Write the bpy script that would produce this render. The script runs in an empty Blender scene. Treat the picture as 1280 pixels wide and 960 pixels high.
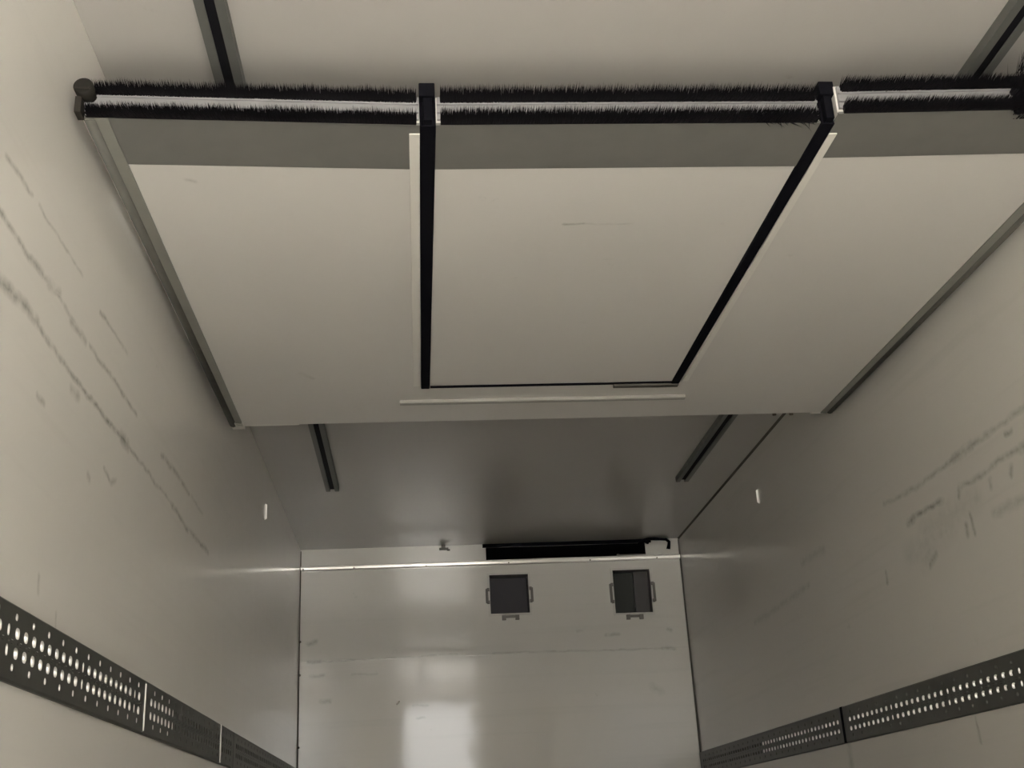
import bpy, math, random
from mathutils import Vector, Matrix
random.seed(7)
scene = bpy.context.scene
COL = scene.collection

# ------------------------------------------------------------------ camera, world, exposure
W = 2.46            # inside width of the cargo box (x)
D = 7.38            # front bulkhead wall (y), the camera stands at y = 0
HC = 1.772          # ceiling above the camera
FZ = -0.72          # floor below the camera
RY = -1.0           # plane of the rear doorway
YAW, PITCH, ROLL, CX, FPX = 0.0924, 0.3712, -0.0536, 0.7309, 1450.0

cam_d = bpy.data.cameras.new('camera'); cam = bpy.data.objects.new('camera', cam_d); COL.objects.link(cam)
cam_d.sensor_fit = 'HORIZONTAL'; cam_d.sensor_width = 36.0; cam_d.lens = FPX / 1280.0 * 36.0
cam_d.clip_start = 0.02; cam_d.clip_end = 200
fw = Vector((math.sin(YAW) * math.cos(PITCH), math.cos(YAW) * math.cos(PITCH), math.sin(PITCH)))
rt = Vector((math.cos(YAW), -math.sin(YAW), 0)); up = rt.cross(fw)
c_, s_ = math.cos(ROLL), math.sin(ROLL)
r2 = rt * c_ + up * s_; u2 = up * c_ - rt * s_
cam.matrix_world = Matrix(((r2.x, u2.x, -fw.x, CX), (r2.y, u2.y, -fw.y, 0), (r2.z, u2.z, -fw.z, 0), (0, 0, 0, 1)))
scene.camera = cam

world = bpy.data.worlds.new('overcast'); scene.world = world; world.use_nodes = True
bg = world.node_tree.nodes['Background']
SKY = 4.8          # overcast sky, brightest overhead
wn, wl = world.node_tree.nodes, world.node_tree.links
wt = wn.new('ShaderNodeTexCoord'); wx = wn.new('ShaderNodeSeparateXYZ'); wl.new(wt.outputs['Generated'], wx.inputs[0])
wm = wn.new('ShaderNodeMapRange'); wm.inputs['From Min'].default_value = 0.0; wm.inputs['From Max'].default_value = 1.0
wm.inputs['To Min'].default_value = SKY; wm.inputs['To Max'].default_value = SKY * 3.0
wl.new(wx.outputs['Z'], wm.inputs['Value']); wl.new(wm.outputs['Result'], bg.inputs['Strength'])
bg.inputs['Color'].default_value = (1.0, 0.985, 0.95, 1)
sd = bpy.data.lights.new('hazy_sun', 'SUN'); sd.energy = 112.0; sd.angle = math.radians(12); sd.color = (1.0, 0.97, 0.92)
so = bpy.data.objects.new('hazy_sun', sd); COL.objects.link(so); so.location = (1, -4, 6)
so.rotation_euler = Vector((-0.26, 0.56, -0.80)).to_track_quat('-Z', 'Y').to_euler()      # steep light falling in through the doorway
pd = bpy.data.lights.new('doorway_portal', 'AREA'); pd.shape = 'RECTANGLE'; pd.size = 1.0; pd.size_y = 2.45
pd.cycles.is_portal = True
po = bpy.data.objects.new('doorway_portal', pd); COL.objects.link(po)
po.location = (1.0, RY - 0.02, 0.48); po.rotation_euler = (math.radians(90), 0, 0)   # faces +y, into the box
scene.view_settings.view_transform = 'Standard'; scene.view_settings.look = 'None'
scene.view_settings.exposure = -0.08; scene.view_settings.gamma = 1.0
scene.view_settings.use_curve_mapping = False
cy = scene.cycles
cy.max_bounces = 16; cy.diffuse_bounces = 10; cy.glossy_bounces = 8
cy.caustics_reflective = True; cy.blur_glossy = 0.3; cy.sample_clamp_indirect = 12.0
cy.use_denoising = True

# ------------------------------------------------------------------ materials
def mat(name, col, rough=0.5, metal=0.0, coat=0.0, coat_rough=0.1, spec=0.5, bump=0.0, bscale=60, var=0.0, vscale=8):
    m = bpy.data.materials.new(name); m.use_nodes = True
    nt = m.node_tree; b = nt.nodes['Principled BSDF']
    b.inputs['Base Color'].default_value = (*col, 1); b.inputs['Roughness'].default_value = rough
    b.inputs['Metallic'].default_value = metal; b.inputs['Coat Weight'].default_value = coat
    b.inputs['Coat Roughness'].default_value = coat_rough; b.inputs['Specular IOR Level'].default_value = spec
    tc = nt.nodes.new('ShaderNodeTexCoord')
    if var:
        n = nt.nodes.new('ShaderNodeTexNoise'); n.inputs['Scale'].default_value = vscale; n.inputs['Detail'].default_value = 5
        nt.links.new(tc.outputs['Object'], n.inputs['Vector'])
        mx = nt.nodes.new('ShaderNodeMix'); mx.data_type = 'RGBA'
        mx.inputs['A'].default_value = (*[c * (1 - var) for c in col], 1); mx.inputs['B'].default_value = (*[min(1, c * (1 + var)) for c in col], 1)
        nt.links.new(n.outputs['Fac'], mx.inputs['Factor']); nt.links.new(mx.outputs['Result'], b.inputs['Base Color'])
    if bump:
        n = nt.nodes.new('ShaderNodeTexNoise'); n.inputs['Scale'].default_value = bscale; n.inputs['Detail'].default_value = 2
        nt.links.new(tc.outputs['Object'], n.inputs['Vector'])
        bp = nt.nodes.new('ShaderNodeBump'); bp.inputs['Strength'].default_value = bump; bp.inputs['Distance'].default_value = 0.01
        nt.links.new(n.outputs['Fac'], bp.inputs['Height']); nt.links.new(bp.outputs['Normal'], b.inputs['Normal'])
        nt.links.new(bp.outputs['Normal'], b.inputs['Coat Normal'])
    return m

GRP = (0.56, 0.54, 0.505)

# node group: soft dark stroke along a segment in a 2-D plane (a rubbed scuff on the panel)
def scuff_group():
    g = bpy.data.node_groups.new('scuff', 'ShaderNodeTree')
    for nm, st in (('P', 'NodeSocketVector'), ('A', 'NodeSocketVector'), ('BA', 'NodeSocketVector'), ('Inv', 'NodeSocketFloat'), ('Width', 'NodeSocketFloat'), ('Strength', 'NodeSocketFloat'), ('In', 'NodeSocketFloat')):
        g.interface.new_socket(nm, in_out='INPUT', socket_type=st)
    g.interface.new_socket('Out', in_out='OUTPUT', socket_type='NodeSocketFloat')
    N, L = g.nodes, g.links
    i = N.new('NodeGroupInput'); o = N.new('NodeGroupOutput')
    def vm(op): n = N.new('ShaderNodeVectorMath'); n.operation = op; return n
    def ma(op, clamp=False): n = N.new('ShaderNodeMath'); n.operation = op; n.use_clamp = clamp; return n
    pa = vm('SUBTRACT'); L.new(i.outputs['P'], pa.inputs[0]); L.new(i.outputs['A'], pa.inputs[1])
    dt = vm('DOT_PRODUCT'); L.new(pa.outputs[0], dt.inputs[0]); L.new(i.outputs['BA'], dt.inputs[1])
    h = ma('MULTIPLY', True); L.new(dt.outputs['Value'], h.inputs[0]); L.new(i.outputs['Inv'], h.inputs[1])
    sc = vm('SCALE'); L.new(i.outputs['BA'], sc.inputs[0]); L.new(h.outputs[0], sc.inputs['Scale'])
    df = vm('SUBTRACT'); L.new(pa.outputs[0], df.inputs[0]); L.new(sc.outputs[0], df.inputs[1])
    ln = vm('LENGTH'); L.new(df.outputs[0], ln.inputs[0])
    dv = ma('DIVIDE'); L.new(ln.outputs['Value'], dv.inputs[0]); L.new(i.outputs['Width'], dv.inputs[1])
    iv = ma('SUBTRACT', True); iv.inputs[0].default_value = 1.0; L.new(dv.outputs[0], iv.inputs[1])
    ms = ma('MULTIPLY'); L.new(iv.outputs[0], ms.inputs[0]); L.new(i.outputs['Strength'], ms.inputs[1])
    mx = ma('MAXIMUM'); L.new(ms.outputs[0], mx.inputs[0]); L.new(i.outputs['In'], mx.inputs[1])
    L.new(mx.outputs[0], o.inputs['Out'])
    return g
SCUFF = scuff_group()

def grp_mat(name, scuffs=(), axis=None, rough=0.35, coat_rough=0.08, tint=GRP, streak=0.0, coat=0.7, wave=0.05, ior=1.5):
    """glass fibre panel: satin white with a clear gel coat, faint yellowing, rubbed scuffs"""
    m = bpy.data.materials.new(name); m.use_nodes = True
    nt = m.node_tree; N, L = nt.nodes, nt.links; b = N['Principled BSDF']
    b.inputs['Roughness'].default_value = rough; b.inputs['Coat Weight'].default_value = coat; b.inputs['Coat Roughness'].default_value = coat_rough; b.inputs['Coat IOR'].default_value = ior
    b.inputs['Specular IOR Level'].default_value = 0.3
    tc = N.new('ShaderNodeTexCoord')
    n1 = N.new('ShaderNodeTexNoise'); n1.inputs['Scale'].default_value = 1.3; n1.inputs['Detail'].default_value = 6
    L.new(tc.outputs['Object'], n1.inputs['Vector'])
    mx = N.new('ShaderNodeMix'); mx.data_type = 'RGBA'
    mx.inputs['A'].default_value = (*[c * 0.94 for c in tint], 1); mx.inputs['B'].default_value = (*[min(1, c * 1.05) for c in tint], 1)
    L.new(n1.outputs['Fac'], mx.inputs['Factor'])
    last = mx.outputs['Result']
    # small specks of dirt
    n2 = N.new('ShaderNodeTexNoise'); n2.inputs['Scale'].default_value = 9; n2.inputs['Detail'].default_value = 8; n2.inputs['Roughness'].default_value = 0.7
    L.new(tc.outputs['Object'], n2.inputs['Vector'])
    r2_ = N.new('ShaderNodeMapRange'); r2_.inputs['From Min'].default_value = 0.66; r2_.inputs['From Max'].default_value = 0.82; r2_.inputs['To Max'].default_value = 0.35
    L.new(n2.outputs['Fac'], r2_.inputs['Value'])
    fac = r2_.outputs['Result']
    if scuffs:
        # position with a little wobble so that strokes look rubbed, flattened into the panel's plane
        nz = N.new('ShaderNodeTexNoise'); nz.inputs['Scale'].default_value = 14; nz.inputs['Detail'].default_value = 4
        L.new(tc.outputs['Object'], nz.inputs['Vector'])
        sb = N.new('ShaderNodeVectorMath'); sb.operation = 'SUBTRACT'; sb.inputs[1].default_value = (0.5, 0.5, 0.5); L.new(nz.outputs['Color'], sb.inputs[0])
        ml = N.new('ShaderNodeVectorMath'); ml.operation = 'SCALE'; ml.inputs['Scale'].default_value = 0.028; L.new(sb.outputs[0], ml.inputs[0])
        ad = N.new('ShaderNodeVectorMath'); ad.operation = 'ADD'; L.new(tc.outputs['Object'], ad.inputs[0]); L.new(ml.outputs[0], ad.inputs[1])
        fl = N.new('ShaderNodeVectorMath'); fl.operation = 'MULTIPLY'; fl.inputs[1].default_value = (0, 1, 1) if axis == 'x' else (1, 0, 1) if axis == 'y' else (1, 1, 0)
        L.new(ad.outputs[0], fl.inputs[0])
        cur = None
        for (a0, a1, b0, b1, wd, st) in scuffs:
            A = (0, a0, a1) if axis == 'x' else (a0, 0, a1) if axis == 'y' else (a0, a1, 0)
            BA = (0, b0 - a0, b1 - a1) if axis == 'x' else (b0 - a0, 0, b1 - a1) if axis == 'y' else (b0 - a0, b1 - a1, 0)
            g = N.new('ShaderNodeGroup'); g.node_tree = SCUFF
            L.new(fl.outputs[0], g.inputs['P']); g.inputs['A'].default_value = A; g.inputs['BA'].default_value = BA
            g.inputs['Inv'].default_value = 1.0 / max(1e-6, (b0 - a0) ** 2 + (b1 - a1) ** 2)
            g.inputs['Width'].default_value = wd; g.inputs['Strength'].default_value = st
            if cur: L.new(cur, g.inputs['In'])
            cur = g.outputs['Out']
        n3 = N.new('ShaderNodeTexNoise'); n3.inputs['Scale'].default_value = 22; n3.inputs['Detail'].default_value = 6; n3.inputs['Roughness'].default_value = 0.65
        L.new(tc.outputs['Object'], n3.inputs['Vector'])
        r3 = N.new('ShaderNodeMapRange'); r3.inputs['From Min'].default_value = 0.32; r3.inputs['From Max'].default_value = 0.68; r3.inputs['To Min'].default_value = 0.15
        L.new(n3.outputs['Fac'], r3.inputs['Value'])
        mu = N.new('ShaderNodeMath'); mu.operation = 'MULTIPLY'; L.new(cur, mu.inputs[0]); L.new(r3.outputs['Result'], mu.inputs[1])
        mm = N.new('ShaderNodeMath'); mm.operation = 'MAXIMUM'; L.new(mu.outputs[0], mm.inputs[0]); L.new(fac, mm.inputs[1])
        fac = mm.outputs[0]
    if streak:
        mp = N.new('ShaderNodeMapping'); mp.inputs['Scale'].default_value = (3, 0.5, 14) if axis == 'x' else (0.5, 3, 14)
        L.new(tc.outputs['Object'], mp.inputs['Vector'])
        n4 = N.new('ShaderNodeTexNoise'); n4.inputs['Scale'].default_value = 1.6; n4.inputs['Detail'].default_value = 6
        L.new(mp.outputs[0], n4.inputs['Vector'])
        r4 = N.new('ShaderNodeMapRange'); r4.inputs['From Min'].default_value = 0.56; r4.inputs['From Max'].default_value = 0.8; r4.inputs['To Max'].default_value = streak
        L.new(n4.outputs['Fac'], r4.inputs['Value'])
        mm2 = N.new('ShaderNodeMath'); mm2.operation = 'MAXIMUM'; L.new(r4.outputs['Result'], mm2.inputs[0]); L.new(fac, mm2.inputs[1])
        fac = mm2.outputs[0]
    dm = N.new('ShaderNodeMix'); dm.data_type = 'RGBA'; dm.inputs['B'].default_value = (0.13, 0.125, 0.10, 1)
    L.new(fac, dm.inputs['Factor']); L.new(last, dm.inputs['A']); L.new(dm.outputs['Result'], b.inputs['Base Color'])
    # gentle waviness of the laminate
    nb = N.new('ShaderNodeTexNoise'); nb.inputs['Scale'].default_value = 7; nb.inputs['Detail'].default_value = 1
    L.new(tc.outputs['Object'], nb.inputs['Vector'])
    bp = N.new('ShaderNodeBump'); bp.inputs['Strength'].default_value = wave; bp.inputs['Distance'].default_value = 0.01
    L.new(nb.outputs['Fac'], bp.inputs['Height']); L.new(bp.outputs['Normal'], b.inputs['Normal']); L.new(bp.outputs['Normal'], b.inputs['Coat Normal'])
    return m

def poly(pts, w, s): return [(*pts[i], *pts[i + 1], w * 1.3, min(1.0, s * 1.15)) for i in range(len(pts) - 1)]
LEFT_SCUFFS = (
    poly([(1.881, 1.204), (1.954, 1.209), (2.033, 1.21)], .008, .6) + poly([(2.08, 1.213), (2.181, 1.215), (2.395, 1.219)], .006, .4)
    + poly([(1.88, 1.092), (2.05, 1.085), (2.142, 1.095)], .010, .8) + poly([(2.142, 1.095), (2.22, 1.092), (2.373, 1.094)], .008, .5)
    + poly([(1.90, .972), (1.986, .978), (2.138, .99)], .016, .8) + poly([(2.138, .986), (2.325, .973), (2.634, .975)], .009, .8)
    + poly([(2.634, .975), (2.894, .988)], .010, .9) + poly([(2.83, .985), (2.90, .985)], .018, .8) + poly([(2.894, .988), (3.067, .987), (3.261, .981)], .008, .6)
    + poly([(3.20, .985), (3.45, .988)], .008, .5) + poly([(3.451, .988), (3.663, .974), (4.115, .989)], .011, .7)
    + poly([(2.182, 1.09), (2.256, 1.105)], .014, .5) + poly([(2.346, 1.086), (2.467, 1.086)], .012, .6) + poly([(2.50, 1.09), (2.633, 1.094), (2.782, 1.094), (2.969, 1.092)], .009, .65)
    + poly([(2.555, 1.205), (2.634, 1.207)], .008, .7) + poly([(2.617, 1.205), (2.827, 1.211)], .007, .5)
    + poly([(2.183, .854), (2.228, .847)], .010, .5) + poly([(2.391, .943), (2.449, .947)], .014, .45)
    + poly([(2.571, .804), (2.587, .80)], .011, .55) + poly([(2.695, .86), (2.762, .848)], .009, .6) + poly([(2.762, .848), (2.812, .868)], .009, .55)
    + poly([(3.284, 1.084), (3.533, 1.097), (3.723, 1.091)], .011, .6) + poly([(3.76, 1.094), (3.973, 1.094)], .009, .4)
    + poly([(2.0, .62), (2.02, .60)], .008, .4) + poly([(2.43, .47), (2.435, .44)], .007, .5) + poly([(2.3, .52), (2.31, .49)], .008, .4))
RIGHT_SCUFFS = (
    poly([(2.90, 1.06), (3.184, 1.059), (3.311, 1.06)], .011, .6) + poly([(3.311, 1.06), (3.45, 1.056)], .017, .65) + poly([(3.45, 1.056), (3.692, 1.053)], .011, .6) + poly([(3.692, 1.053), (3.907, 1.061), (4.044, 1.075)], .011, .5)
    + poly([(2.98, .956), (3.041, .956)], .016, .7) + poly([(3.041, .956), (3.162, .965), (3.292, .957), (3.423, .96), (3.455, .951)], .012, .6) + poly([(3.44, .96), (3.46, .935)], .014, .8)
    + poly([(3.582, .956), (3.703, .957), (3.815, .960)], .012, .85) + poly([(3.815, .960), (3.859, .955)], .017, 1.0) + poly([(3.57, .955), (3.60, .957)], .015, .9)
    + poly([(3.408, .87), (3.399, .802)], .011, .75) + poly([(3.449, .839), (3.446, .814)], .014, .7)
    + poly([(3.02, .82), (3.1, .82), (3.26, .826)], .020, .4) + poly([(3.111, .925), (3.121, .91)], .013, .7) + poly([(3.102, 1.025), (3.067, 1.025)], .011, .7)
    + poly([(3.243, .925), (3.245, .905)], .013, .55) + poly([(3.693, .806), (3.753, .775)], .015, .65) + poly([(3.72, .83), (3.80, .80)], .04, .25) + poly([(4.127, .834), (4.129, .80)], .013, .75)
    + poly([(3.35, .90), (3.75, .90)], .05, .22) + poly([(3.55, .86), (3.9, .85)], .05, .22)
    + poly([(4.731, 1.067), (5.039, 1.08)], .020, .3) + poly([(4.982, .966), (5.513, .957), (5.886, .959)], .018, .3) + poly([(3.631, .277), (3.626, .20)], .009, .6) + poly([(4.78, .28), (4.79, .15)], .03, .45))
BACK_SCUFFS = (
    poly([(.06, 1.174), (.103, 1.19)], .016, .6) + poly([(.061, 1.063), (.13, 1.064)], .012, .8) + poly([(.061, 1.063), (.481, 1.068), (.982, 1.08)], .007, .5)
    + poly([(.138, .828), (.191, .826)], .016, .6) + poly([(1.93, 1.163), (2.008, 1.16)], .013, .5) + poly([(1.2, 1.075), (1.844, 1.068), (2.36, 1.059)], .007, .35)
    + poly([(.073, .978), (.15, .978)], .013, .5) + poly([(.33, .978), (.48, .978)], .010, .3) + poly([(2.327, 1.181), (2.349, 1.174)], .014, .5) + poly([(1.741, 1.192), (1.775, 1.191)], .010, .4)
    + poly([(2.28, 1.06), (2.36, 1.058)], .013, .55) + poly([(.70, .776), (.79, .776)], .008, .5) + poly([(.72, .70), (.77, .70)], .010, .45) + poly([(2.2, .83), (2.24, .80)], .03, .25))

M = {}
M['wall_left'] = grp_mat('grp_left', LEFT_SCUFFS, 'x', tint=(0.77, 0.745, 0.70), streak=0.06, coat_rough=0.13)  # tint raised well above the right wall's, standing in for stronger light here
M['wall_right'] = grp_mat('grp_right', RIGHT_SCUFFS, 'x', tint=(0.475, 0.46, 0.42), streak=0.12, coat_rough=0.2, coat=0.5)  # tint lowered, standing in for weaker light on this side
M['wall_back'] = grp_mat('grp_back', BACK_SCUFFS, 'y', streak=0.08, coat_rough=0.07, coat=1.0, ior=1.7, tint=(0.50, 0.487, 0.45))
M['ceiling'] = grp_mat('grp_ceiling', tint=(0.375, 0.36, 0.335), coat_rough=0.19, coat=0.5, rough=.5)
M['panel'] = grp_mat('grp_partition', poly([(1.145, .492), (1.195, .490)], .007, .7) + poly([(1.195, .490), (1.33, .493)], .006, .25) + poly([(.20, .26), (.215, .265)], .01, .3) + poly([(.35, 1.55), (.38, 1.6)], .012, .25), 'z', rough=0.45, coat=0.3, coat_rough=0.2, wave=0.02)
M['floor'] = mat('dark_floor_plywood', (0.13, 0.115, 0.10), 0.6, var=0.2, vscale=20, bump=0.2)
M['rear'] = mat('rear_door_white', (0.5, 0.48, 0.44), 0.5)
M['ground'] = mat('yard_concrete', (0.42, 0.41, 0.39), 0.9, var=0.3, vscale=30)
M['alu'] = mat('aluminium', (0.55, 0.54, 0.51), 0.38, 0.7, var=0.08, vscale=30)
M['alu_bright'] = mat('aluminium_bright', (0.80, 0.78, 0.74), 0.35, 0.25)
M['alu_dull'] = mat('aluminium_dull', (0.14, 0.138, 0.125), 0.55, 0.1, var=0.12, vscale=14)
M['edge_grey'] = mat('grey_edge_profile', (0.19, 0.187, 0.165), 0.55, 0.0, var=0.1, vscale=12)
M['seal_grey'] = mat('grey_rubber_seal', (0.085, 0.083, 0.072), 0.7, spec=0.2, var=0.3, vscale=9)
M['rubber'] = mat('black_rubber', (0.004, 0.004, 0.006), 0.8, spec=0.06)
M['bristle'] = mat('black_bristle', (0.008, 0.007, 0.009), 0.75, spec=0.15)
M['white_strip'] = mat('white_edging', (0.60, 0.58, 0.53), 0.45)
M['channel'] = mat('pale_channel', (0.27, 0.265, 0.27), 0.4, 0.3)
M['rail'] = mat('dull_zinc_rail', (0.066, 0.067, 0.058), 0.45, 0.3, var=0.25, vscale=25)
M['rail_edge'] = mat('bare_zinc_edge', (0.93, 0.92, 0.90), 0.38, 0.75)
M['dark_slot'] = mat('dark_plastic', (0.008, 0.008, 0.010), 0.7, spec=0.1)
M['duct'] = mat('dark_duct', (0.13, 0.122, 0.125), 0.6)
M['duct_black'] = mat('black_duct', (0.006, 0.006, 0.009), 0.8, spec=0.1)
M['vent_frame'] = grp_mat('grp_vent_frame', coat_rough=0.07, coat=1.0, ior=1.7, tint=(0.46, 0.447, 0.41))
M['duct_flap'] = mat('duct_flap', (.044, .041, .041), .6)
M['fin'] = mat('white_fin', (.9, .88, .84), .4)
M['track'] = mat('track_profile', (.105, .108, .10), .5, .15, var=.1, vscale=20)
M['clip'] = mat('dirty_clip', (0.12, 0.11, 0.10), 0.6)
M['caulk_shade'] = mat('sealant_and_shade', (0.06, 0.055, 0.045), 0.7)
M['trim'] = mat('pale_trim', (0.62, 0.60, 0.56), 0.20, 0.30, coat=1.0, coat_rough=0.12)
M['screw'] = mat('rusty_screw', (0.08, 0.065, 0.05), 0.6, 0.3)
M['brown_bar'] = mat('brown_grey_bar', (0.06, 0.055, 0.045), 0.6)

# ------------------------------------------------------------------ mesh helpers
class MB:
    def __init__(s): s.v, s.f, s.mi, s.sm = [], [], [], []
    def add(s, vs, fs, mi=0, smooth=False):
        o = len(s.v); s.v += [tuple(v) for v in vs]
        for f in fs: s.f.append([i + o for i in f]); s.mi.append(mi); s.sm.append(smooth)
    def hexa(s, p, mi=0):   # 8 corners: bottom ring 0-3, top ring 4-7
        s.add(p, [(0, 3, 2, 1), (4, 5, 6, 7), (0, 1, 5, 4), (1, 2, 6, 5), (2, 3, 7, 6), (3, 0, 4, 7)], mi)
    def box(s, x0, x1, y0, y1, z0, z1, mi=0):
        s.hexa([(x0, y0, z0), (x1, y0, z0), (x1, y1, z0), (x0, y1, z0), (x0, y0, z1), (x1, y0, z1), (x1, y1, z1), (x0, y1, z1)], mi)
    def tube(s, pts, r, n=12, mi=0, cap=True):
        pts = [Vector(p) for p in pts]; rs = r if isinstance(r, (list, tuple)) else [r] * len(pts)
        vs = []
        nrm = None
        for i, p in enumerate(pts):
            t = (pts[min(i + 1, len(pts) - 1)] - pts[max(i - 1, 0)]).normalized()
            if nrm is None:
                nrm = t.orthogonal().normalized()
            nrm = (nrm - t * nrm.dot(t)).normalized(); bn = t.cross(nrm)
            for k in range(n):
                a = 2 * math.pi * k / n
                vs.append(p + nrm * math.cos(a) * rs[i] + bn * math.sin(a) * rs[i])
        fs = []
        for i in range(len(pts) - 1):
            for k in range(n):
                fs.append((i * n + k, i * n + (k + 1) % n, (i + 1) * n + (k + 1) % n, (i + 1) * n + k))
        if cap: fs += [tuple(range(n - 1, -1, -1)), tuple((len(pts) - 1) * n + k for k in range(n))]
        s.add(vs, fs, mi, True)
    def extrude_x(s, prof, x0, x1, mi=0, smooth=False, ends=None):   # closed (y,z) profile swept along x
        n = len(prof); vs = [(x0, y, z) for y, z in prof] + [(x1, y, z) for y, z in prof]
        fs = [(k, (k + 1) % n, n + (k + 1) % n, n + k) for k in range(n)] + [tuple(range(n - 1, -1, -1)), tuple(range(n, 2 * n))]
        s.add(vs, fs, mi, smooth)
    def extrude_y(s, prof, y0, y1, mi=0, smooth=False):               # closed (x,z) profile swept along y
        n = len(prof); vs = [(x, y0, z) for x, z in prof] + [(x, y1, z) for x, z in prof]
        fs = [(k, n + k, n + (k + 1) % n, (k + 1) % n) for k in range(n)] + [tuple(range(n)), tuple(range(2 * n - 1, n - 1, -1))]
        s.add(vs, fs, mi, smooth)
    def build(s, name, mats, parent=None, bevel=0.0, fix=True, weld=0):
        me = bpy.data.meshes.new(name); me.from_pydata(s.v, [], s.f); me.update()
        if not isinstance(mats, (list, tuple)): mats = [mats]
        for m in mats: me.materials.append(m)
        for p, mi, sm in zip(me.polygons, s.mi, s.sm): p.material_index = mi; p.use_smooth = sm
        if fix:
            import bmesh
            bm = bmesh.new(); bm.from_mesh(me)
            if weld: bmesh.ops.remove_doubles(bm, verts=bm.verts, dist=weld)
            bmesh.ops.recalc_face_normals(bm, faces=bm.faces); bm.to_mesh(me); bm.free()
        ob = bpy.data.objects.new(name, me); COL.objects.link(ob)
        if parent is not None: ob.parent = parent
        if bevel:
            bv = ob.modifiers.new('bevel', 'BEVEL'); bv.width = bevel; bv.segments = 2; bv.limit_method = 'ANGLE'; bv.angle_limit = math.radians(40)
        return ob

def empty(name, loc, rot=(0, 0, 0)):
    o = bpy.data.objects.new(name, None); COL.objects.link(o); o.location = loc; o.rotation_euler = rot; o.empty_display_size = 0.1
    return o
def tag(o, label, cat, group=None):
    o['label'] = label; o['category'] = cat
    if group: o['group'] = group
    return o
def struct(o): o['kind'] = 'structure'; return o

# ------------------------------------------------------------------ the cargo box
T = 0.06
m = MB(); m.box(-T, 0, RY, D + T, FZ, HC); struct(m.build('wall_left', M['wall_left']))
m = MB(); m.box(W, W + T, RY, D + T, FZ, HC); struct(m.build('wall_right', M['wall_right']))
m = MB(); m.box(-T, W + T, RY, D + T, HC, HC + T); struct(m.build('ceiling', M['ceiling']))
m = MB(); m.box(-T, W + T, RY, D + T, FZ - T, FZ); struct(m.build('floor', M['floor']))
m = MB(); m.box(0.002, W - 0.002, RY, 1.15, FZ, FZ + 0.006); struct(m.build('bounce_plate', mat('pale_bounce_plate', (0.62, 0.60, 0.56), 0.5, var=0.12, vscale=12)))  # unseen pale plate, added near the doorway to bounce light upward

VENTS = [(1.200, 1.452, 1.318, 1.568), (2.000, 2.245, 1.293, 1.573)]
SLOT = (1.186, 2.232, 1.668, 1.747)
def back_wall():
    holes = VENTS + [SLOT]
    xs = sorted({0, W} | {h[0] for h in holes} | {h[1] for h in holes})
    zs = sorted({FZ, 1.0625, 1.0655, HC} | {h[2] for h in holes} | {h[3] for h in holes})
    m = MB()
    def solid(i, k):
        if not (0 <= i < len(xs) - 1 and 0 <= k < len(zs) - 1): return False
        cx_, cz_ = (xs[i] + xs[i + 1]) / 2, (zs[k] + zs[k + 1]) / 2
        if any(h[0] < cx_ < h[1] and h[2] < cz_ < h[3] for h in holes): return False
        return True
    def seam(k): return abs(zs[k] - 1.0625) < 1e-6
    for i in range(len(xs) - 1):
        for k in range(len(zs) - 1):
            if not solid(i, k): continue
            x0, x1, z0, z1 = xs[i], xs[i + 1], zs[k], zs[k + 1]
            y = D + (0.004 if seam(k) else 0)
            m.add([(x0, y, z0), (x1, y, z0), (x1, y, z1), (x0, y, z1)], [(0, 1, 2, 3)])
            for di, dk, a, b in ((-1, 0, (x0, z0), (x0, z1)), (1, 0, (x1, z0), (x1, z1)), (0, -1, (x0, z0), (x1, z0)), (0, 1, (x0, z1), (x1, z1))):
                if not solid(i + di, k + dk):
                    m.add([(a[0], y, a[1]), (b[0], y, b[1]), (b[0], D + T, b[1]), (a[0], D + T, a[1])], [(0, 1, 2, 3)])
                elif dk and seam(k):
                    m.add([(a[0], y, a[1]), (b[0], y, b[1]), (b[0], D, b[1]), (a[0], D, a[1])], [(0, 1, 2, 3)])
            m.add([(x0, D + T, z0), (x1, D + T, z0), (x1, D + T, z1), (x0, D + T, z1)], [(3, 2, 1, 0)])
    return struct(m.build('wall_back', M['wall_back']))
back_wall()

# rear wall with its doorway (behind the camera), the door swung open, the yard outside
DX0, DX1, DZ = 0.545, 1.457, 1.67
m = MB(); m.box(-T, W + T, RY - .06, RY, DZ, HC + T); m.box(-T, DX0, RY - .06, RY, FZ - T, DZ); m.box(DX1, W + T, RY - .06, RY, FZ - T, DZ)
struct(m.build('wall_rear', M['rear']))
m = MB(); m.box(0, .90, -.05, 0, FZ, DZ - .02)
o = struct(m.build('door_1', M['rear'], bevel=0.004)); o.location = (DX1, RY - .12, 0); o.rotation_euler = (0, 0, math.radians(-20))
h = MB(); h.tube([(.82, -.09, 0.0), (.82, -.09, 0.3)], 0.012); h.tube([(.82, -.05, 0.02), (.82, -.09, 0.02)], 0.01); h.tube([(.82, -.05, 0.28), (.82, -.09, 0.28)], 0.01)
h.build('door_handle', M['alu'], o)
m = MB(); m.add([(-60, -80, -1.95), (60, -80, -1.95), (60, 20, -1.95), (-60, 20, -1.95)], [(0, 1, 2, 3)])
struct(m.build('ground', M['ground']))

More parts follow.
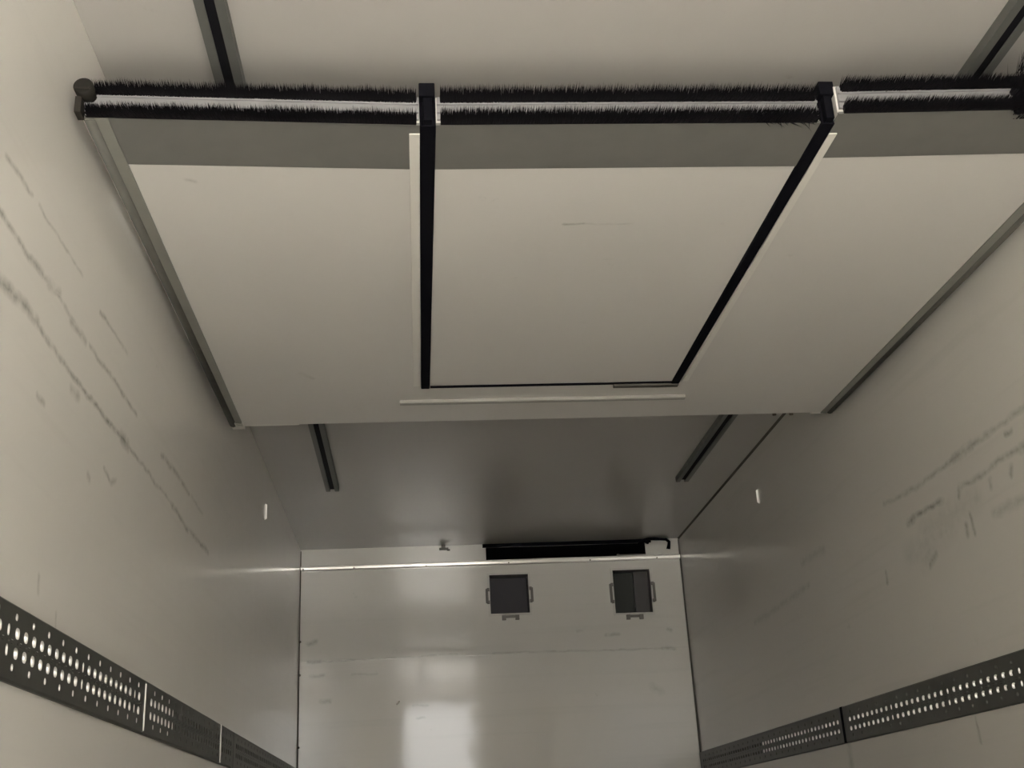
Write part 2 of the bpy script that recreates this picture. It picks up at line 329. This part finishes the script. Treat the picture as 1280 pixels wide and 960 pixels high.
# trims of the front bulkhead: bull-nosed ledge, dark sealant in the upright corners, painted shade line under the ceiling
def ledge():
    z0, z1 = 1.632, 1.662; r = 0.012; dp = 0.018
    prof = [(D, z0), (D, z1), (D - dp + .003, z1), (D - dp, z1 - .003), (D - dp + .0005, z1 - .012), (D - dp + .0025, z1 - .022), (D - dp + .0055, z0 + .002), (D - dp + .008, z0)]
    m = MB(); m.extrude_x(prof, 0.004, W - 0.006)
    o = struct(m.build('trim_1', M['trim']))
    for x in (0.02, 0.34, 0.80, 1.33, 1.86, 2.30):
        s = MB(); s.tube([(x, D - dp - .003, 1.642), (x, D - dp + .004, 1.642)], 0.0045, 10); s.build('screw', M['screw'], o)
ledge()
m = MB(); m.box(0, .006, D - .006, D, FZ, HC - .01); o = struct(m.build('trim_2', M['caulk_shade']))
for z in (1.19, .985, .56, .40, .25):
    s = MB(); s.tube([(.007, D - .013, z), (.007, D - .003, z)], .007, 10); s.build('screw', M['screw'], o)
m = MB(); m.box(W - .008, W, D - .008, D, FZ, HC - .01); struct(m.build('trim_3', M['caulk_shade']))
m = MB(); m.extrude_y([(W, HC), (W - .009, HC), (W, HC - .009)], RY, D); struct(m.build('trim_4', M['caulk_shade']))  # dark strip stands in for the shadowed gap under the ceiling

# ------------------------------------------------------------------ hinged bulkhead partition, swung up under the ceiling
NEAR = 2.217; Z0 = 1.508; TILT = math.atan((1.5354 - 1.5078) / (4.31 - 2.217))
part = empty('bulkhead_partition', (0, NEAR, Z0), (TILT, 0, 0))
tag(part, 'white folding bulkhead partition with black brush seals, swung up flat under the ceiling', 'partition')
TH = 0.075; L_ = 2.096          # thickness, length (hinge end) in local y
XL0, XL1, XD0, XD1, XR0, XR1 = 0.024, 0.763, 0.796, 1.690, 1.719, 2.430
def ny(x):                        # local y of the free edge, a little uneven from panel to panel
    if x < 0.78: return -0.012 + (x - .024) / .74 * .031
    if x < 1.705: return 0.019 - (x - .78) / .925 * .009
    return -0.026 - (x - 1.705) / .725 * .026
def slab(m, x0, x1, y0, y1, w0, w1, mi=0):    # y0 measured from the free edge if it is small, else absolute
    a0, a1 = ny(x0 + 1e-4) + y0, ny(x1 - 1e-4) + y0
    b0, b1 = (ny(x0 + 1e-4) + y1, ny(x1 - 1e-4) + y1) if y1 < 1.0 else (y1, y1)
    m.hexa([(x0, a0, w0), (x1, a1, w0), (x1, b1, w0), (x0, b0, w0), (x0, a0, w1), (x1, a1, w1), (x1, b1, w1), (x0, b0, w1)], mi)
DOOR_END = 1.700
def bristles(x0, x1, wc, length, droop=0.0, rows=8, step=.0014, spread=.008, rough=.11, lumps=0.0):
    m = MB(); n = int((x1 - x0) / step); ph = [random.uniform(0, 6.28) for _ in range(4)]
    for i in range(n):
        x = x0 + (i + .5) * step
        lump = 1 + lumps * (math.sin(x * 37 + ph[0]) + math.sin(x * 61 + ph[1]) + math.sin(x * 143 + ph[2])) / 3
        for r in range(rows):
            w = wc + (r / (rows - 1) - .5) * 2 * spread
            bx, by = x + random.uniform(-.5, .5) * step, ny(x) - .001
            ln = length * lump * random.uniform(.88, 1.04)
            dx, dz = random.gauss(0, rough * .45), random.gauss(0, rough * .5) + (r / (rows - 1) - .5) * .35 + droop
            tip = (bx + dx * ln, by - ln, w + dz * ln)
            q = .0012
            m.add([(bx - q, by, w - q), (bx + q, by, w - q), (bx, by, w + q), tip], [(0, 1, 3), (1, 2, 3), (2, 0, 3)])
    return m
def section(name, x0, x1, y1, length, droop_low, label=None, lumps=.06):
    m = MB(); slab(m, x0, x1, .004, y1, 0, TH)
    p = m.build(name, M['panel'], part)
    if label: p['label'] = label
    k = MB(); slab(k, x0 + (.056 if x0 < .1 else 0), x1 - (.045 if x1 > 2.3 else 0), .0, .188, -.003, .0005); slab(k, x0, x1, -.002, .004, -.003, .003)
    k.build('kick_strip', M['alu_dull'], p)['label'] = 'dull grey metal strip along the free edge'
    c = MB(); slab(c, x0 + .004, x1 - .004, -.004, .004, .012, TH - .004); slab(c, x0 + .004, x1 - .004, -.010, -.004, .026, .032); slab(c, x0 + .004, x1 - .004, -.010, -.004, .048, .054)
    c.build('edge_channel', M['channel'], p, bevel=.001)['label'] = 'pale metal channel between the two brushes'
    for wc, dr, nm in ((.061, .06, 'upper'), (.007, droop_low, 'lower')):
        b = bristles(x0 + .012, x1 - .010, wc, length, dr, lumps=lumps)
        slab(b, x0 + .012, x1 - .010, -.010, -.001, wc - .008, wc + .009)
        b.build('brush_strip', M['bristle'], p, fix=False)['label'] = nm + ' black bristle seal'
    return p
left_p = section('side_panel', XL0, XL1, L_, .036, -.05, lumps=.12)
door_p = section('door_panel', XD0, XD1, DOOR_END, .043, -.02, 'middle door leaf of the partition, outlined in black', lumps=.05)
right_p = section('side_panel', XR0, XR1, L_, .038, 0.0, lumps=.04)
# loose drooping tufts at the right end of the door brush
b = bristles(1.56, 1.675, .008, .030, -.9, rows=3, step=.006, rough=.5, lumps=.5); b.build('loose_bristles', M['bristle'], door_p, fix=False)
m = MB(); m.hexa([(XL1, DOOR_END + .016, 0), (XR0, DOOR_END + .016, 0), (XR0, L_, 0), (XL1, L_, 0), (XL1, DOOR_END + .016, TH), (XR0, DOOR_END + .016, TH), (XR0, L_, TH), (XL1, L_, TH)])
head = m.build('header_panel', M['panel'], part)
# black door gaskets down both sides and across the hinge side
def gasket(x0, x1, xe0, xe1):
    m = MB(); y0 = ny(x0) - .004; y1 = DOOR_END + .016
    m.hexa([(x0, y0, -.007), (x1, y0, -.007), (xe1, y1, -.007), (xe0, y1, -.007), (x0, y0, TH), (x1, y0, TH), (xe1, y1, TH), (xe0, y1, TH)])
    g = m.build('door_gasket', M['rubber'], part, bevel=.003)
    m = MB(); c = (x0 + x1) / 2; y = ny(c - .001)
    m.box(c - .019, c + .017, y - .030, y + .01, .056, .092); m.box(c - .010, c + .010, y - .024, y + .01, -.004, .060)
    m.build('end_block', M['rubber'], g, bevel=.002)
    return g
gasket(.760, .797, .764, .795); gasket(1.688, 1.722, 1.684, 1.714)
m = MB(); m.box(.797, 1.688, DOOR_END, DOOR_END + .016, -.004, TH); m.build('door_gasket', M['rubber'], part)
# white edging strips beside the gaskets
for x0, x1 in ((.736, .760), (1.722, 1.742)):
    m = MB(); m.box(x0, x1, .050, DOOR_END - .01, -.006, .001); m.build('edging_strip', M['white_strip'], part, bevel=.001)
m = MB(); m.box(1.470, 1.712, DOOR_END + .010, DOOR_END + .034, -.012, .001); m.build('latch_bar', M['brown_bar'], part, bevel=.002)
# long half-round bar across the hinge side
m = MB(); prof = [(1.848, .001), (1.848, -.010), (1.851, -.013), (1.870, -.013), (1.874, -.009), (1.876, .001)]
m.extrude_x(prof, .685, 1.767); m.build('hinge_bar', mat('weathered_bar', (0.27, 0.26, 0.235), 0.4, 0.0), part)['label'] = 'long flat metal bar'
# grey edge profiles and soft seals along both long sides
def side_edge(xw, sgn):
    e = MB(); e.hexa([tuple(q) for q in ((xw + sgn * .028, ny(xw), -.004), (xw + sgn * .056, ny(xw), -.004), (xw + sgn * .052, L_, -.004), (xw + sgn * .028, L_, -.004),
                      (xw + sgn * .028, ny(xw), .001), (xw + sgn * .056, ny(xw), .001), (xw + sgn * .052, L_, .001), (xw + sgn * .028, L_, .001))])
    eo = e.build('edge_profile', M['edge_grey'], part)
    s = MB(); pr = []
    for k in range(13):
        a = k * 2 * math.pi / 12
        pr.append((xw + sgn * (.014 + .018 * math.cos(a)), .014 + .021 * math.sin(a)))
    s.extrude_y(pr[:12], ny(xw) + .01, L_, 0, True); s.build('side_seal', M['seal_grey'], eo)
side_edge(XL0, 1); side_edge(XR1, -1)
# round corner roller with its tab, left end of the free edge; thick black bristle end at the right
y = ny(.03)
m = MB(); m.tube([(.034, y - .042, .052), (.034, y - .040, .052), (.034, y + .004, .052)], [.014, .021, .021], 20); ro = m.build('corner_roller', mat('grey_brown_roller', (.014, .0125, .010), .7, spec=.15), part)
m = MB(); m.box(.016, .050, y - .044, y - .036, .044, .049); m.box(.016, .030, y - .03, y + .004, -.006, .034); m.build('roller_tab', mat('dark_tab', (.02, .018, .015), .7, spec=.15), ro, bevel=.001)
b = bristles(2.125, 2.41, .02, .060, .0, rows=9, step=.004, spread=.045, rough=.45, lumps=.15)
b2 = bristles(2.16, 2.41, .088, .050, .55, rows=6, step=.004, spread=.02, rough=.4, lumps=.1); b.add(b2.v, b2.f)
slab(b, 2.13, 2.41, -.010, -.001, -.012, .085); b.build('brush_end', M['bristle'], part, fix=False)['label'] = 'thick black brush end'
# hinge plates at the far edge and hangers up to the ceiling tracks
for x0, x1, y0, y1 in ((.030, .080, L_ - .04, L_ + .035), (.080, .290, L_ - .005, L_ + .012), (2.34, 2.43, L_ - .005, L_ + .018)):
    m = MB(); m.box(x0, x1, y0, y1, .0 if x0 > .05 else -.004, .03); m.build('hinge_plate', M['white_strip'], part, bevel=.002)
for x in (2.19, 2.26):
    m = MB(); m.tube([(x, L_ + .012, -.004), (x, L_ + .012, .02)], .008, 10); m.build('hinge_bolt', M['screw'], part)
TRX = (.302, 2.182)
for x in TRX:
    for y in (.35, L_ - .06):
        m = MB(); zt = HC - Z0 - .030 - y * math.sin(TILT); m.box(x - .02, x + .02, y - .03, y + .03, TH - .002, zt); m.tube([(x - .03, y, zt - .02), (x + .03, y, zt - .02)], .016, 14)
        m.build('hanger', M['alu'], part)

# ------------------------------------------------------------------ ceiling tracks
def track(x, label):
    r = tag(empty('ceiling_track', (x, RY + .02, HC)), label, 'track', 'aluminium tracks under the ceiling')
    n = 5.962 - (RY + .02); h = -.028
    m = MB()
    m.extrude_y([(-.034, 0), (-.034, h), (-.012, h), (-.012, h + .004), (-.030, h + .004), (-.030, 0)], 0, n)
    m.extrude_y([(.034, 0), (.030, 0), (.030, h + .004), (.012, h + .004), (.012, h), (.034, h)], 0, n)
    m.build('track_profile', M['track'], r)
    m = MB(); m.extrude_y([(-.0295, 0), (-.0295, -.022), (.0295, -.022), (.0295, 0)], .01, n - .012); m.build('track_slot', M['dark_slot'], r)
    for xa, xb in ((-.034, -.012), (.012, .034)):
        m = MB(); m.box(xa, xb, n, n + .012, h, 0); m.build('end_stop', M['clip'], r)
    return r
track(TRX[0], 'grey ceiling track with a black slot, running near the left wall')
track(TRX[1], 'grey ceiling track with a black slot, running near the right wall')

# ------------------------------------------------------------------ perforated lashing rails
PITCH_ = .0488
def rail(wall_x, sgn, y0, y1, zb, zt, zc_lo, zc_hi, phase, label, group, hh=.0105, small_bright=1, lim=9.0):
    """sgn +1: rail stands off the left wall towards +x"""
    r = tag(empty('lashing_rail', (wall_x, y0, (zb + zt) / 2)), label, 'lashing rail', group)
    zo = (zb + zt) / 2; X = .011; dep = .009; NS = 16
    m = MB()
    def P(y, z, d): return (sgn * d, y - y0, z - zo)
    def cell(ya, yb, za, zb_, hole, bright=1):
        if hole is None:
            m.add([P(ya, za, X), P(yb, za, X), P(yb, zb_, X), P(ya, zb_, X)], [(0, 1, 2, 3)]); return
        hw, hh, hy, hz = hole
        cyy, czz = (ya + yb) / 2 + hy, (za + zb_) / 2 + hz
        outer, inner = [], []
        for k in range(NS):
            a = 2 * math.pi * (k + .5) / NS - math.pi / 4
            ca, sa = math.cos(a), math.sin(a); q = max(abs(ca), abs(sa))
            oy, oz = ca / q, sa / q
            outer.append(((ya + yb) / 2 + oy * (yb - ya) / 2, (za + zb_) / 2 + oz * (zb_ - za) / 2))
            e = 2.6
            ry = math.copysign(abs(ca) ** (2 / e), ca); rz = math.copysign(abs(sa) ** (2 / e), sa)
            inner.append((cyy + ry * hw, czz + rz * hh))
        corners = [(yb, za), (yb, zb_), (ya, zb_), (ya, za)]
        vs = [P(*o, X) for o in outer] + [P(*i, X) for i in inner] + [P(*c, X) for c in corners]
        fs = [(k, (k + 1) % NS, NS + (k + 1) % NS, NS + k) for k in range(NS)]
        m.add(vs, fs)
        # corner fill
        for c in corners:
            near = sorted(range(NS), key=lambda k: (outer[k][0] - c[0]) ** 2 + (outer[k][1] - c[1]) ** 2)[:2]
            m.add([P(*c, X), P(*outer[near[0]], X), P(*outer[near[1]], X)], [(0, 1, 2)])
        vs = [P(*i, X) for i in inner] + [P(*i, X - dep) for i in inner]
        m.add(vs, [(k, (k + 1) % NS, NS + (k + 1) % NS, NS + k) for k in range(NS)], bright, True)
    mid = (zc_lo + zc_hi) / 2; half = (zc_hi - zc_lo) / 2
    bands = [(zb, zc_lo - .037, None), (zc_lo - .037, zc_lo - .015, 'small'), (zc_lo - .015, mid - .004, 'big'), (mid - .004, mid + .004, 'mid'),
             (mid + .004, zc_hi + .015, 'bigh'), (zc_hi + .015, zc_hi + .040, 'small'), (zc_hi + .040, zt, None)]
    k0 = math.ceil((y0 + .02 - phase + PITCH_ / 2) / PITCH_); k1 = math.floor((y1 - .02 - phase - PITCH_ / 2) / PITCH_)
    ya, yb = phase + (k0 - .5) * PITCH_, phase + (k1 + .5) * PITCH_
    for (za, zb2, kind) in bands:
        cell(y0, ya, za, zb2, None); cell(yb, y1, za, zb2, None)
        if kind is None: cell(ya, yb, za, zb2, None); continue
        for k in range(k0, k1 + 1):  # past lim the sleeve colour drops to dull, imitating glints that fade
            c = phase + k * PITCH_; a, b = c - PITCH_ / 2, c + PITCH_ / 2
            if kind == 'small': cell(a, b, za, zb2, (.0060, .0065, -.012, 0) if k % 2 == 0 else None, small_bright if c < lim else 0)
            elif kind == 'mid': cell(a, b, za, zb2, (.0045, .0028, .006, 0), 0)
            else:
                dz = zc_lo - (za + zb2) / 2 if kind == 'big' else zc_hi - (za + zb2) / 2
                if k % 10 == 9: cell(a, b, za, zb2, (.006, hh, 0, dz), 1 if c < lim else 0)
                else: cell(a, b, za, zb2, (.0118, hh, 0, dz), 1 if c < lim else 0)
    # rolled top and bottom edges back to the wall, and the two ends
    for z, dz in ((zb, -.004), (zt, .004)):
        m.add([P(y0, z, X), P(y1, z, X), P(y1, z + dz, X - .004), P(y0, z + dz, X - .004), P(y1, z + dz, 0), P(y0, z + dz, 0)], [(0, 1, 2, 3), (3, 2, 4, 5)])
    for y in (y0, y1):
        m.add([P(y, zb - .004, 0), P(y, zb - .004, X - .004), P(y, zb, X), P(y, zt, X), P(y, zt + .004, X - .004), P(y, zt + .004, 0)], [(0, 1, 2, 3, 4, 5)])
    m.build('rail_plate', [M['rail'], M['rail_edge']], r, weld=1e-5)
    b = MB(); b.add([P(y0, zb, .0012), P(y1, zb, .0012), P(y1, zt, .0012), P(y0, zt, .0012)], [(0, 1, 2, 3)]); b.build('rail_back', M['dark_slot'], r)
    return r
G1, G2 = 'perforated lashing rails on the left wall', 'perforated lashing rails on the right wall'
LZ = (.302, .431, .350, .3855, 2.179)
RZ = (.286, .420, .333, .369, 3.329)
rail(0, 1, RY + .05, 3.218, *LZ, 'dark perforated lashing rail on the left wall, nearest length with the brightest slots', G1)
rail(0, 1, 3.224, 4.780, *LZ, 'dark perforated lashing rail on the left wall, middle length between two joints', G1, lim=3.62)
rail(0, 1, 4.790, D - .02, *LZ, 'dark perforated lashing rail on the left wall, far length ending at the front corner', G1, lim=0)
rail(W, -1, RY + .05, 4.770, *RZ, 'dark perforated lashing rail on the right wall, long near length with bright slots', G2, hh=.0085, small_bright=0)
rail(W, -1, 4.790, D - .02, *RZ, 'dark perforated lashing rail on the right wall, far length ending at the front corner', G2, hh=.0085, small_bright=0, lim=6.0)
def joint(x, sgn, y, z0, z1, mt, w_, label):
    m = MB(); m.box(min(x, x + sgn * .014), max(x, x + sgn * .014), y - w_, y + w_, z0, z1)
    return tag(m.build('rail_joint_strip', mt, bevel=.001), label, 'joint strip', 'joint strips of the lashing rails')
joint(0, 1, 3.221, .305, .425, M['alu_bright'], .003, 'thin bright joint strip between left rail lengths, nearer one')
joint(0, 1, 4.470, .300, .433, M['alu'], .006, 'pale upright strip across the left rail, farther one near the front corner')
joint(W, -1, 4.780, .284, .424, M['rubber'], .010, 'black joint strip between the two right rail lengths')

# ------------------------------------------------------------------ air vents and slot in the front wall
def vent(h, depth, endcol, label):
    x0, x1, z0, z1 = h; cx_, cz_ = (x0 + x1) / 2, (z0 + z1) / 2; a, b = (x1 - x0) / 2, (z1 - z0) / 2
    r = tag(empty('air_vent', (cx_, D, cz_ - b)), label, 'vent', 'square air vents in the front wall')
    def Q(x, y, z): return (x, y, z + b)
    m = MB(); y1 = depth
    ring = [(-a, -b), (a, -b), (a, b), (-a, b)]; e = .0015
    ri = [(-a + e, -b + e), (a - e, -b + e), (a - e, b - e), (-a + e, b - e)]
    vs = [Q(x, -.003, z) for x, z in ri] + [Q(x, y1, z) for x, z in ri]
    m.add(vs, [(0, 1, 5, 4), (1, 2, 6, 5), (2, 3, 7, 6), (3, 0, 4, 7)]); m.add(vs[4:], [(0, 1, 2, 3)], 1)
    m.build('duct', [M['duct'], mat('duct_end', endcol, 0.7)], r, fix=False)
    if endcol[0] < .03:
        q = MB(); q.box(a * .22, a - .002, depth - .030, depth - .004, .003, 2 * b - .003); q.build('flap', M['duct_flap'], r)['label'] = 'lighter grey flap'
    f = MB(); w = .012
    f.box(-a - w, -a + e, -.006, 0, 0 - w, 2 * b + w); f.box(a - e, a + w, -.006, 0, 0 - w, 2 * b + w); f.box(-a, a, -.006, 0, -w, e); f.box(-a, a, -.006, 0, 2 * b - e, 2 * b + w)
    f.build('vent_frame', M['vent_frame'], r)
    for sx in (-1, 1):
        c = MB(); x = sx * (a + .018)
        c.box(x - .008, x + .008, -.014, 0, .07, 2 * b - .09); c.box(min(x, x - sx * .016), max(x, x - sx * .016), -.018, 0, .065, .085); c.box(min(x, x - sx * .016), max(x, x - sx * .016), -.018, 0, 2 * b - .105, 2 * b - .085)
        c.build('clip', M['clip'], r, bevel=.001)
    c = MB(); c.box(-.05, .05, -.012, 0, -.028, -.014); c.box(-.055, -.030, -.018, 0, -.042, -.012); c.box(.030, .055, -.018, 0, -.042, -.012)
    c.build('clip', M['clip'], r, bevel=.001)
vent(VENTS[0], .10, (.036, .034, .041), 'square dark air vent in the front wall, left one near the middle')
vent(VENTS[1], .10, (.022, .025, .022), 'square dark air vent in the front wall, right one near the corner')

x0, x1, z0, z1 = SLOT
r = tag(empty('air_outlet', (x0, D, z0)), 'long black slot opening between the ceiling and the pale ledge', 'air outlet')
m = MB(); e = .001; A, H_, dp = x1 - x0, z1 - z0, .35
ri = [(e, e), (A - e, e), (A - e, H_ - e), (e, H_ - e)]
vs = [(x, -.002, z) for x, z in ri] + [(x, dp, z) for x, z in ri]
m.add(vs, [(0, 1, 5, 4), (1, 2, 6, 5), (2, 3, 7, 6), (3, 0, 4, 7), (4, 5, 6, 7)]); m.build('duct', M['duct_black'], r, fix=False)
m = MB(); m.box(A - .19, A - .175, -.004, .02, 0, .012); m.box(A - .175, A - .002, -.002, .02, 0, .008); m.build('sill_bracket', M['clip'], r)
m = MB(); m.box(-.02, A + .04, -.010, 0, H_ + .001, HC - z0 - .001); m.build('black_seal', M['rubber'], r)

m = MB(); m.tube([(2.19, D - .03, 1.742), (2.225, D - .035, 1.755), (2.25, D - .045, 1.762), (2.29, D - .05, 1.760), (2.33, D - .05, 1.757), (2.365, D - .045, 1.755), (2.385, D - .04, 1.740), (2.382, D - .035, 1.715), (2.378, D - .03, 1.695)], [.010, .014, .010, .011, .009, .009, .010, .011, .013], 10)
m.tube([(2.235, D - .04, 1.735), (2.25, D - .04, 1.765)], .014, 10)
m.tube([(2.19, D - .03, 1.742), (2.19, D + .0, 1.742)], .008, 8)
tag(m.build('cable', M['rubber']), 'short black cable hooking down beside the slot, right front corner', 'cable')
m = MB(); m.box(.885, .945, D - .022, D, 1.742, 1.754); m.box(.900, .925, D - .03, D, 1.754, HC); m.box(.935, .955, D - .015, D, 1.736, 1.746)
tag(m.build('ceiling_clip', M['clip'], bevel=.002), 'small dark clip under the ceiling, left of the black slot', 'clip')
m = MB(); m.tube([(.598, D - .006, .788), (.604, D - .012, .797), (.618, D - .006, .806)], [.004, .007, .003], 8)
tag(m.build('paint_flake', M['white_strip']), 'tiny pale chip standing on the front wall left of the door reflection', 'flake')

# ------------------------------------------------------------------ small bright upright tabs on the side walls
def tab(x, sgn, y, z0, z1, label):
    r = tag(empty('wall_tab', (x, y, z0)), label, 'wall tab', 'upright tabs on the side walls')
    m = MB(); m.box(min(0, sgn * .003), max(0, sgn * .003), -.006, .012, .006, z1 - z0 - .006); m.build('mounting_plate', M['panel'], r)
    m = MB(); h = z1 - z0; m.hexa([(0, -.002, .004), (sgn * .011, -.002, .010), (sgn * .011, .002, .010), (0, .002, .004), (0, -.002, h - .004), (sgn * .011, -.002, h - .010), (sgn * .011, .002, h - .010), (0, .002, h - .004)])
    m.build('fin', M['fin'], r)['label'] = 'bright white upright fin'
tab(0, 1, 5.596, 1.496, 1.586, 'small bright upright tab high on the left wall')
tab(W, -1, 5.54, 1.49, 1.572, 'small bright upright tab high on the right wall')
